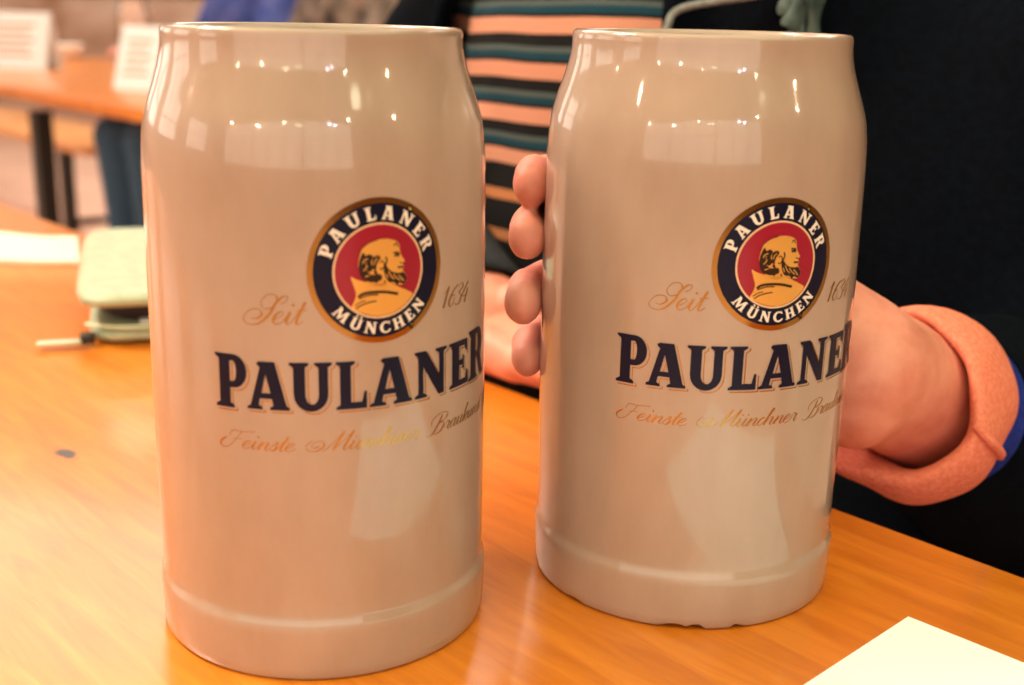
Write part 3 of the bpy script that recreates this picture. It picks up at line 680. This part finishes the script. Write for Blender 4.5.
def person(name, T, label, jm, jacket_m, pants_m, hair_m, main=False, jname='shirt'):
    """seated figure; T = (x, y) of the waist; faces FAC. z from the floor; local frame = world axes moved to T"""
    f, l = FAC, ALO                      # l is the figure's own left
    def P(fo, le, z): return Vector((T[0], T[1], 0)) + f * fo + l * le + Vector((0, 0, z))
    hip = .585
    bm = bmesh.new()
    def torso(bm, g=0):
        add_cap(bm, P(0, -.075, hip), P(0, .075, hip), .115, .115, f, .95, g)
        add_cap(bm, P(0, 0, hip), P(.0, 0, .76), .125, .118, l, 1.15, g)
        add_cap(bm, P(0, 0, .76), P(-.005, 0, .92), .115, .12, l, 1.3, g)
        add_cap(bm, P(-.005, -.12, .965), P(-.005, .12, .965), .075, .075, f, 1.0, g)
        if main:
            for s in (-1, 1): add_cap(bm, P(.055, s * .065, .865), P(.06, s * .07, .86), .06, .055, None, 1, g)
    def legs(bm, g=0):
        for s in (-1, 1):
            add_cap(bm, P(.02, s * .09, hip - .04), P(.44, s * .11, hip - .06), .085, .062, None, 1, g)
            add_cap(bm, P(.44, s * .11, hip - .06), P(.42, s * .11, .10), .058, .04, None, 1, g)
    SH = {s: P(-.005, s * .165, .955) for s in (-1, 1)}
    if main:
        EL = {1: Vector((.313, .672, Z0 - .045)), -1: P(.06, -.26, .775)}
        WR = {1: Vector((.149, .491, Z0 + .063)), -1: Vector((-.014, .706, Z0 + .024))}
    else:
        EL = {s: P(.08, s * .23, .74) for s in (-1, 1)}
        WR = {s: P(.30, s * .12, .80) for s in (-1, 1)}
    def arm(bm, s, g=0, upper=True, lower=True, t0=0, t1=1):
        if upper: add_cap(bm, SH[s], EL[s], .052, .042, None, 1, g)
        if lower:
            a = EL[s]; b_ = WR[s]; d = b_ - a
            add_cap(bm, a + d * t0, a + d * t1, .042 + (-.014) * t0, .042 - .014 * t1, None, 1, g)
    torso(bm); legs(bm)
    add_cap(bm, P(0, 0, 1.0), P(.015, 0, 1.12), .055, .05)
    # head with face
    hc = P(.03, 0, 1.21)
    add_cap(bm, hc + Vector((0, 0, -.01)), hc + Vector((0, 0, .035)), .082, .078, f, 1.12)
    add_cap(bm, hc + f * .035 + Vector((0, 0, -.075)), hc + f * .02 + Vector((0, 0, -.03)), .04, .055)
    add_cap(bm, hc + f * .092 + Vector((0, 0, -.005)), hc + f * .105 + Vector((0, 0, -.03)), .009, .013)
    add_cap(bm, hc + f * .082 - l * .018 + Vector((0, 0, -.06)), hc + f * .082 + l * .018 + Vector((0, 0, -.06)), .009, .009)
    for s in (-1, 1): add_cap(bm, hc + l * s * .078 + Vector((0, 0, .005)), hc + l * s * .08 + Vector((0, 0, -.025)), .016, .011, f, 1.3)
    for s in (-1, 1):
        add_cap(bm, P(.42, s * .11, .06), P(.54, s * .11, .035), .04, .03)
        arm(bm, s)
    if main:
        c = Vector((MUG2[0], MUG2[1], Z0))
        def Q(th, rho, z): return c + Vector((rho * math.cos(math.radians(th)), rho * math.sin(math.radians(th)), z))
        W = WR[1]
        # forearm: flat, two bones wide
        ax = (W - EL[1]).normalized(); upv = Vector((.0, .15, 1)); upv = (upv - ax * upv.dot(ax)).normalized()
        for k in (-1, 1): add_cap(bm, EL[1] + ax * .06 + upv * k * .012, W + upv * k * .009, .029, .0200)
        # palm behind the mug: four metacarpals side by side, then fingers curling round to the far side
        FR = (.0612, .0622, .0634, .0612); mz = [.140, .120, .100, .080]; tz = [.1455, .1268, .1030, .0795]; tth = [176, 181, 183, 175]; rt = [.0092, .0092, .0090, .0078]
        for i in range(4):
            mcp = Q(112, .0705, mz[i]); wr_ = W + upv * (.013 - .010 * i)
            mid = Q(72, .083, (mz[i] + wr_.z - Z0) / 2 + .004)
            add_cap(bm, wr_, mid, .018, .0145); add_cap(bm, mid, mcp, .0145, .0115)
            th = tth[i]
            pts = [mcp, Q(112 + (th - 112) * .42, .0668, mz[i] + (tz[i] - mz[i]) * .6), Q(112 + (th - 112) * .74, .0642, tz[i] + .0005), Q(th, FR[i], tz[i])]
            finger(bm, pts[:3], [.0108, .0092, .0078])
            add_cap(bm, pts[2], pts[3], .0074, (.0072 if i < 3 else .0064), Vector((0, 0, 1)), 1.17, seg=16)
        # heel of the hand
        add_cap(bm, W + upv * .011, Q(52, .078, .098), .0190, .016); add_cap(bm, W - upv * .012, Q(50, .080, .060), .0215, .016); add_cap(bm, W, Q(60, .078, .085), .022, .018)
        # thumb, up along the back of the mug
        pts = [Q(58, .083, .105), Q(72, .074, .135), Q(88, .0675, .160), Q(101, .0655, .170)]
        finger(bm, pts, [.017, .013, .0105, .009])
        # other hand: loosely curled on the table edge
        W2 = WR[-1]; hd = Vector((.35, -.93, -.05)).normalized(); sd = Vector((.93, .35, 0))
        K = W2 + hd * .03
        for i in range(4):
            o_ = Vector((-.0095 * i + .012, -.0105 * i + .012, .004 - .004 * i))
            a = K + Vector((.012 + .004 * i, -.006, 0)) + o_
            m1 = a + Vector((.030, -.022, -.003)); m2 = m1 + Vector((.026, .003, -.006)); m3 = m2 + Vector((.008, .018, -.002))
            add_cap(bm, W2 + o_ * .8, a, .016, .0125); finger(bm, [a, m1, m2, m3], [.0115, .0098, .0088, .0078])
        finger(bm, [W2 + Vector((.01, -.01, .010)), W2 + Vector((.030, -.020, .020)), W2 + Vector((.052, -.026, .020)), W2 + Vector((.07, -.022, .016))], [.015, .0115, .0098, .008])
    else:
        for s in (-1, 1):
            W = WR[s]; hd = f
            for i in range(4):
                o_ = l * (.021 - .014 * i)
                add_cap(bm, W + o_ * .6, W + hd * .075 + o_, .015, .012)
                finger(bm, [W + hd * .075 + o_, W + hd * .11 + o_ + Vector((0, 0, -.008)), W + hd * .135 + o_ + Vector((0, 0, -.018))], [.011, .0095, .008])
            finger(bm, [W + hd * .02 - l * s * .02, W + hd * .06 - l * s * .045, W + hd * .085 - l * s * .05], [.014, .011, .009])
    body = fuse(name, bm, M_skin, None, .0019 if main else .007, 3 if main else 2)
    tag(body, label, 'person')
    # eyes
    for s in (-1, 1):
        bm = bmesh.new(); add_cap(bm, hc + f * .0745 + l * s * .030 + Vector((0, 0, .004)), hc + f * .075 + l * s * .030 + Vector((0, 0, .004)), .0092, .0092)
        smooth(obj('eye', bm, M_paper, body)); 
        bm = bmesh.new(); add_cap(bm, hc + f * .0802 + l * s * .030 + Vector((0, 0, .004)), hc + f * .0805 + l * s * .030 + Vector((0, 0, .004)), .0046, .0046)
        smooth(obj('iris', bm, M_ink, body))
    bm = bmesh.new(); add_cap(bm, hc - f * .012 + Vector((0, 0, .0)), hc - f * .005 + Vector((0, 0, .045)), .092, .088, f, 1.08)
    if main:
        add_cap(bm, hc - f * .05 + Vector((0, 0, 0)), hc - f * .06 + Vector((0, 0, -.14)), .07, .045, l, 1.2)
    fuse('hair', bm, hair_m, body, .008, 3)
    bm = bmesh.new(); torso(bm, .012)
    if not main:
        for s in (-1, 1): arm(bm, s, .012, True, True, 0, .85)
    else:
        for s in (-1, 1): arm(bm, s, .010, True, False)
    o = fuse(jname, bm, jm, body, .006, 5)
    bm = bmesh.new(); legs(bm, .01); add_cap(bm, P(0, -.075, hip - .01), P(0, .075, hip - .01), .115, .115, f, .95, .009)
    fuse('trousers', bm, pants_m, body, .008, 3)
    for s in (-1, 1):
        bm = bmesh.new(); add_cap(bm, P(.41, s * .11, .055), P(.56, s * .11, .04), .052, .042, l, 1.0)
        for v in bm.verts: v.co.z = max(v.co.z, .002)
        smooth(obj('shoe', bm, M_black, body))
    if jacket_m:
        bm = bmesh.new(); torso(bm, .032)
        for s in (-1, 1): arm(bm, s, .036, True, False)
        add_cap(bm, P(-.01, -.15, .60), P(-.01, .15, .60), .14, .15, f, 1.0)
        # loose coat side hanging over the bench
        add_cap(bm, P(.0, .16, .52), P(-.06, .42, .52), .13, .10, f, 1.0); add_cap(bm, P(0, .2, .60), P(-.02, .30, .78), .13, .09)
        add_cap(bm, P(-.02, .26, .60), P(-.03, .265, .925), .11, .082)
        def cut(me):
            bm = bmesh.new(); bm.from_mesh(me); dead = []
            for v in bm.verts:
                d = v.co - Vector((T[0], T[1], 0)); fo = d.dot(f); le = d.dot(l)
                lim0, lim1 = -.108, .095
                if fo > .02 and lim0 - .02 * (v.co.z - .9) < le < lim1 and v.co.z > .50: dead.append(v)
                elif v.co.z > 1.03 and abs(le) < .07: dead.append(v)
                elif v.co.z < .47: dead.append(v)
            bmesh.ops.delete(bm, geom=dead, context='VERTS'); 
            # soft vertical folds
            for v in bm.verts:
                d = v.co - Vector((T[0], T[1], 0)); a = math.atan2(d.dot(l), d.dot(f))
                n = Vector((d.x, d.y, 0)).normalized()
                v.co += n * .006 * math.sin(a * 17 + 3 * math.sin(v.co.z * 9))
            bm.to_mesh(me); bm.free()
        jk = fuse('jacket', bm, jacket_m, body, .008, 6, cut)
        so = jk.modifiers.new('thick', 'SOLIDIFY'); so.thickness = .006; so.offset = -1
    return body, P, SH, EL, WR

TW = (.105, .885)
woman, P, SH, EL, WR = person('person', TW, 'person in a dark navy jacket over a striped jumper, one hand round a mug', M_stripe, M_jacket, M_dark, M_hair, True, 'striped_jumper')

# sleeve on the forearm that holds the mug: blue knit turned back into a fat coral cuff
ax = (EL[1] - WR[1]).normalized()      # from wrist to elbow
u = Vector((0, 0, 1)); u = (u - ax * u.dot(ax)).normalized(); w = ax.cross(u)
def sweep(name, prof, m, parent, seg=64, fn=None, c0=WR[1]):
    bm = bmesh.new(); rings = []
    for (s, r, dx, dy) in prof:
        ring = []
        for k in range(seg):
            a = 2 * PI * k / seg; rr = r * (fn(s, a) if fn else 1)
            ring.append(bm.verts.new(c0 + ax * s + u * (dy + rr * math.sin(a)) + w * (dx + rr * math.cos(a))))
        rings.append(ring)
    for A, B in zip(rings, rings[1:]):
        for k in range(seg): bm.faces.new((A[k], A[(k + 1) % seg], B[(k + 1) % seg], B[k]))
    bmesh.ops.recalc_face_normals(bm, faces=bm.faces)
    return smooth(obj(name, bm, m, parent)), rings
def cf(s, a): return 1 + .045 * math.sin(3 * a + 1 + s * 60) + .02 * math.sin(7 * a + s * 90)
prof = [(.075, .0300, .003, -.002), (.055, .0305, .003, -.003), (.042, .0315, .003, -.005), (.034, .0335, .003, -.006), (.030, .0365, .003, -.007), (.031, .0395, .003, -.007), (.037, .0425, .003, -.007),
        (.047, .0445, .003, -.006), (.059, .0445, .003, -.005), (.069, .0425, .003, -.004), (.076, .039, .003, -.003), (.080, .035, .003, -.002), (.084, .032, 0, 0)]
cuff, rings = sweep('sleeve_cuff', prof, M_coral, woman, fn=cf)
cuff['label'] = 'coral knit cuff turned back in a fat roll'
cuff.modifiers.new('s', 'SUBSURF').levels = 1; cuff.modifiers['s'].render_levels = 1
sweep('sleeve', [(.070, .030, .003, 0), (.078, .035, .004, 0), (.09, .0375, .004, 0), (.105, .038, .003, 0), (.15, .040, 0, 0)], M_blue, woman)[0]['label'] = 'royal blue sleeve'
sweep('jacket_sleeve', [(.100, .036, 0, 0), (.093, .0385, 0, 0), (.096, .043, 0, 0), (.112, .050, 0, 0), (.16, .062, 0, 0), (.21, .068, 0, 0), (.25, .066, 0, 0), (.29, .03, 0, 0)], M_jacket, woman, fn=cf)
ax_, WR_, u_, w2_ = ax, WR[1], u, w
axr = (EL[-1] - WR[-1]).normalized(); u = Vector((0, 0, 1)); u = (u - axr * u.dot(axr)).normalized(); w = axr.cross(u); ax = axr
sweep('jacket_sleeve', [(.03, .029, 0, 0), (.012, .031, 0, 0), (.006, .033, 0, 0), (.012, .036, 0, 0), (.06, .039, 0, 0), (.15, .050, 0, 0), (.26, .065, 0, 0), (.34, .062, 0, 0), (.39, .02, 0, 0)], M_dgrey, woman, fn=cf, c0=WR[-1])
ax, u, w = ax_, u_, w2_
# cord and scarf lying on the jacket
dgj = bpy.data.objects['jacket']
def snap(p, off):
    ok, loc, nrm, _ = dgj.closest_point_on_mesh(Vector((p[0], p[1], Z0 + p[2])))
    return loc + (Vector((0, 0, 0)) + (-Vector((loc.x, loc.y, 0))).normalized()) * off
pc = [snap(p, .007) for p in ((.066, .70, .165), (.070, .70, .185), (.080, .70, .200), (.098, .70, .212), (.120, .69, .219), (.150, .68, .226), (.17, .68, .25))]
M_cordm = fabric('pale_grey_cord', lin(104, 108, 106), lin(136, 138, 134), 300)
tube('drawcord', catmull(pc, 6), .0022, M_cordm, woman, 10)['label'] = 'pale grey cord curving over the jacket'
for q in range(4):
    x_ = .131 + .008 * q; e_ = (.186 + .006 * abs(q - 2.4))
    pp = [snap((x_ + .004 * k, .66, e_ + .02 * k), .006 + .003 * (q % 2)) for k in range(9)]
    tube('scarf', catmull(pp, 5), [.0045 + .0012 * math.sin(k * .8 + q) for k in range(41)], M_grey, woman, 10)
# ribbed hem crossing the roll of the cuff
a_ = math.radians(-4); P_ = []
for (s_, r_, dx, dy) in prof[4:11]:
    k_ = r_ * cf(s_, a_) + .0008; P_.append(WR[1] + ax * s_ + u * (dy + k_ * math.sin(a_)) + w * (dx + k_ * math.cos(a_))); a_ -= .05
tube('hem', P_, .0021, M_coral, cuff, 10)


# seated guests on the far bench
def seat(px_over_y, off):
    y = off / (.743 * px_over_y + .669); return (px_over_y * y, y)
M_pink = fabric('beige_pink_knit', lin(214, 168, 150), lin(232, 196, 178), 60)
M_bshirt = fabric('blue_shirt', lin(52, 70, 140), lin(96, 104, 170), 14)
M_fleece = fabric('grey_brown_fleece', lin(60, 52, 50), lin(150, 132, 122), 18)
M_fair = fabric('fair_hair', lin(150, 110, 60), lin(190, 150, 96), 60)
person('person', seat(-.215, 2.10), 'blurred guest in a blue shirt and jeans on the far bench', M_bshirt, None, M_denim, M_hair)
person('person', seat(-.135, 2.10), 'blurred guest in a grey-brown fleece on the far bench', M_fleece, None, M_dark, M_hair, jname='fleece')

# ------------------------------------------------------------------ the hall
M_floor = mat('worn_pink_floorboards', lin(214, 170, 150), .6)
noise_mix(M_floor, [lin(196, 148, 126), lin(218, 174, 152), lin(228, 190, 170)], (1, 8, 1), 2, 5)
M_wall = mat('cream_plaster', lin(214, 182, 158), .8)
noise_mix(M_wall, [lin(180, 140, 116), lin(214, 182, 160), lin(232, 208, 190)], (1, 1, 1), 1.6, 4)
M_wainscot = mat('dark_wainscot', lin(120, 72, 44), .5)
noise_mix(M_wainscot, [lin(96, 56, 34), lin(134, 82, 50)], (8, 8, 1), 2, 4)
M_ceil = mat('wooden_ceiling', lin(150, 104, 66), .7)
noise_mix(M_ceil, [lin(128, 84, 50), lin(168, 118, 76)], (1, 9, 1), 1.5, 4)
X0, X1, Y0, Y1, H = -6.5, 6.5, -4.5, 11.0, 3.6
def struct(name, c, s, m):
    o = box(name, c, s, m); o['kind'] = 'structure'; return o
struct('floor', (0, (Y0 + Y1) / 2, -.05), (X1 - X0, Y1 - Y0, .1), M_floor)
struct('ceiling', (0, (Y0 + Y1) / 2, H + .05), (X1 - X0, Y1 - Y0, .1), M_ceil)
struct('wall_back', (0, Y1 + .05, H / 2), (X1 - X0, .1, H), M_wall)
struct('wall_front', (0, Y0 - .05, H / 2), (X1 - X0, .1, H), M_wainscot)
struct('wall_left', (X0 - .05, (Y0 + Y1) / 2, H / 2), (.1, Y1 - Y0, H), M_wall)
struct('wall_right', (X1 + .05, (Y0 + Y1) / 2, H / 2), (.1, Y1 - Y0, H), M_wainscot)
struct('trim_1', (0, Y1 - .02, 1.0), (X1 - X0, .04, .08), M_wainscot)

def emis(name, col, s):
    m = mat(name, col, .5); b = m.node_tree.nodes['Principled BSDF']; b.inputs['Emission Color'].default_value = col; b.inputs['Emission Strength'].default_value = s
    b.inputs['Base Color'].default_value = (0.05, .05, .05, 1); return m
M_left_fill = emis('left_fill_pane', (1, .90, .76, 1), 3.2)
TOP_FILL = 2.7; FRONT_FILL = 2.35
def fill_window(name, c, size, axis):
    t = bpy.data.objects.new(name, None); C.objects.link(t); t.location = c; t['kind'] = 'structure'
    w_, h_ = size; M_ = Matrix.Rotation(0 if axis == 'y' else PI / 2, 4, 'Z')
    box('pane', (0, 0, 0), (w_, .02, h_), M_left_fill if axis == 'x' else M_front_fill, t, M_)
    bm = bmesh.new()
    for x in (-w_ / 2, -w_ / 6, w_ / 6, w_ / 2): add_box(bm, (x, 0, 0), (.045, .07, h_ + .06), M_)
    for z in (-h_ / 2, 0, h_ / 2): add_box(bm, (0, 0, z), (w_ + .06, .07, .06), M_)
    obj('fill_window_frame', bm, M_wainscot, t)
    return t
def fill_skylight(n, c, size, m):  # unseen glowing ceiling panel, added as overhead fill light
    t = bpy.data.objects.new('fill_window_%d' % n, None); C.objects.link(t); t.location = c; t['kind'] = 'structure'
    box('pane', (0, 0, 0), (size[0], size[1], .02), m, t)
    bm = bmesh.new()
    for k in range(5): add_box(bm, (-size[0] / 2 + size[0] * k / 4, 0, -.01), (.05, size[1], .05))
    for k in range(4): add_box(bm, (0, -size[1] / 2 + size[1] * k / 3, -.01), (size[0], .05, .05))
    obj('fill_window_frame', bm, M_shade_w, t)
M_shade_w = mat('white_glazing_bar', lin(220, 214, 200), .6)
M_top_fill = emis('fill_skylight_pane', (.97, 1, .58, 1), TOP_FILL); M_far_fill = emis('fill_skylight_pane_far', (1, .92, .80, 1), 4.2)
fill_skylight(11, (.3, -.95, H - .03), (6.5, 3.4), M_top_fill); fill_skylight(12, (-.5, 5.2, H - .03), (6.5, 4.0), M_far_fill)  # added panels: yellow-green light for the mug shoulders, more light far back
M_front_fill = emis('front_fill_pane', (1, .84, .70, 1), FRONT_FILL)
for k in range(3): fill_window('fill_window_%d' % (21 + k), (-4.6 + 3.05 * k, Y0 + .03, 2.1), (3.0, 2.5), 'y')  # unseen glowing panes behind the camera, added to light the mug fronts
for i, (y, wd) in enumerate(((-1.5, 2.0), (2.0, 2.4), (5.5, 2.4), (9.0, 2.0))): fill_window('fill_window_%d' % (i + 1), (X0 + .03, y, 1.95), (wd, 1.7), 'x')  # unseen glowing panes added as light from the left

# hanging lamps over the gangways: shade with a lit disc
M_shade = mat('lamp_shade_enamel', lin(40, 60, 48), .3)
M_disc = emis('lamp_glow_green_white', (1, .95, .62, 1), 12)
def pendant(x, y, z, label, m=M_disc, r=.2):
    t = thing('pendant_lamp', (x, y, z), label, 'lamp', 0, 'enamel pendant lamps')
    bm = bmesh.new(); add_lathe(bm, [(.0, r), (.05, r * .95), (.12, r * .5), (.16, .03), (.2, .025), (.205, .0)], 40)
    o = smooth(obj('lamp_shade', bm, M_shade, t), 1); sm_ = o.modifiers.new('t', 'SOLIDIFY'); sm_.thickness = .004
    bm = bmesh.new(); add_lathe(bm, [(.02, 0), (.015, r * .7), (.03, r * .85), (.034, 0)], 32); smooth(obj('lamp_glass', bm, m, t), 1)
    tube('cord', [(0, 0, .2), (0, 0, H - z)], .006, M_black, t, 8)
    return t
LL = [(-1.3, .85, 2.44), (1.9, 1.6, 2.3), (-.4, 3.2, 2.3), (-2.6, 3.6, 2.3), (-.2, -2.9, 2.3), (1.4, -1.4, 2.3), (-1.6, 5.6, 2.3), (1.2, 6.2, 2.3), (-3.6, 7.4, 2.3)]
for i, (x, y, z) in enumerate(LL): pendant(x, y, z, 'green enamel pendant lamp hanging over the hall')
M_bulb = emis('warm_bulb', (1, .78, .50, 1), 260)
M_cold = emis('cold_bulb', (.75, .8, 1, 1), 60)
def bulb(x, y, z, label, m=M_bulb, k=1):
    t = thing('hanging_bulb', (x, y, z), label, 'lamp', 0, 'bare bulbs on cords')
    bm = bmesh.new(); add_lathe(bm, [(0, 0), (.008, .022), (.03, .035), (.055, .03), (.085, .014), (.09, 0)], 20); 
    for v in bm.verts: v.co *= k
    smooth(obj('glass', bm, m, t), 1)
    bm = bmesh.new(); add_lathe(bm, [(.088, 0), (.088, .016), (.13, .014), (.135, 0)], 16); smooth(obj('socket', bm, M_black, t), .8)
    tube('cord', [(0, 0, .13), (0, 0, H - z)], .004, M_black, t, 6)
for q in ((-2.3, -1.6, 1.95), (-1.35, -1.9, 1.85), (-3.4, .3, 2.1), (-2.6, -.9, 2.5), (2.7, -.9, 2.2), (1.8, -2.6, 2.6), (-.9, -3.5, 2.7)): bulb(*q, 'bare warm bulb hanging in the hall')
for q in ((.8, -2.2, 2.1), (1.0, -2.25, 2.08)): bulb(*q, 'cold white bulb hanging in the hall', M_cold, 1.3)

def area(name, loc, target, size, power, col, shape='DISK'):
    li = bpy.data.lights.new(name, 'AREA'); li.shape = shape; li.size = size; li.energy = power; li.color = col
    o = bpy.data.objects.new(name, li); C.objects.link(o); o.location = loc
    o.rotation_euler = (Vector(target) - Vector(loc)).to_track_quat('-Z', 'Y').to_euler(); return o
area('key_pendant_light', (-1.3, .85, 2.42), (0, .45, .8), .6, 58, (1, .78, .62), 'DISK')
w_ = bpy.data.worlds.new('hall_air'); sc.world = w_; w_.use_nodes = True
w_.node_tree.nodes['Background'].inputs[0].default_value = (1, .8, .65, 1); w_.node_tree.nodes['Background'].inputs[1].default_value = .1

# ------------------------------------------------------------------ camera
f_, pitch, roll, hc_ = 1207.97, .2726, .0210, .2082
cam = bpy.data.cameras.new('camera'); co = bpy.data.objects.new('camera', cam); C.objects.link(co); sc.camera = co
cp, sp = math.cos(pitch), math.sin(pitch); fw = Vector((0, cp, -sp)); up = Vector((0, sp, cp)); rt = Vector((1, 0, 0))
c, s = math.cos(roll), math.sin(roll); r2 = c * rt + s * up; u2 = -s * rt + c * up
M_ = Matrix(((r2.x, u2.x, -fw.x, 0), (r2.y, u2.y, -fw.y, 0), (r2.z, u2.z, -fw.z, Z0 + hc_), (0, 0, 0, 1)))
co.matrix_world = M_
cam.sensor_width = 36; cam.lens = 36 * f_ / 1024; cam.clip_start = .02
cam.dof.use_dof = True; cam.dof.focus_distance = .43; cam.dof.aperture_fstop = 8.5

sc.view_settings.view_transform = 'Standard'; sc.view_settings.look = 'None'
sc.view_settings.exposure = 0; sc.view_settings.gamma = 1; sc.view_settings.use_curve_mapping = False
sc.cycles.max_bounces = 8; sc.cycles.sample_clamp_indirect = 6
try: sc.cycles.use_denoising = True
except Exception: pass
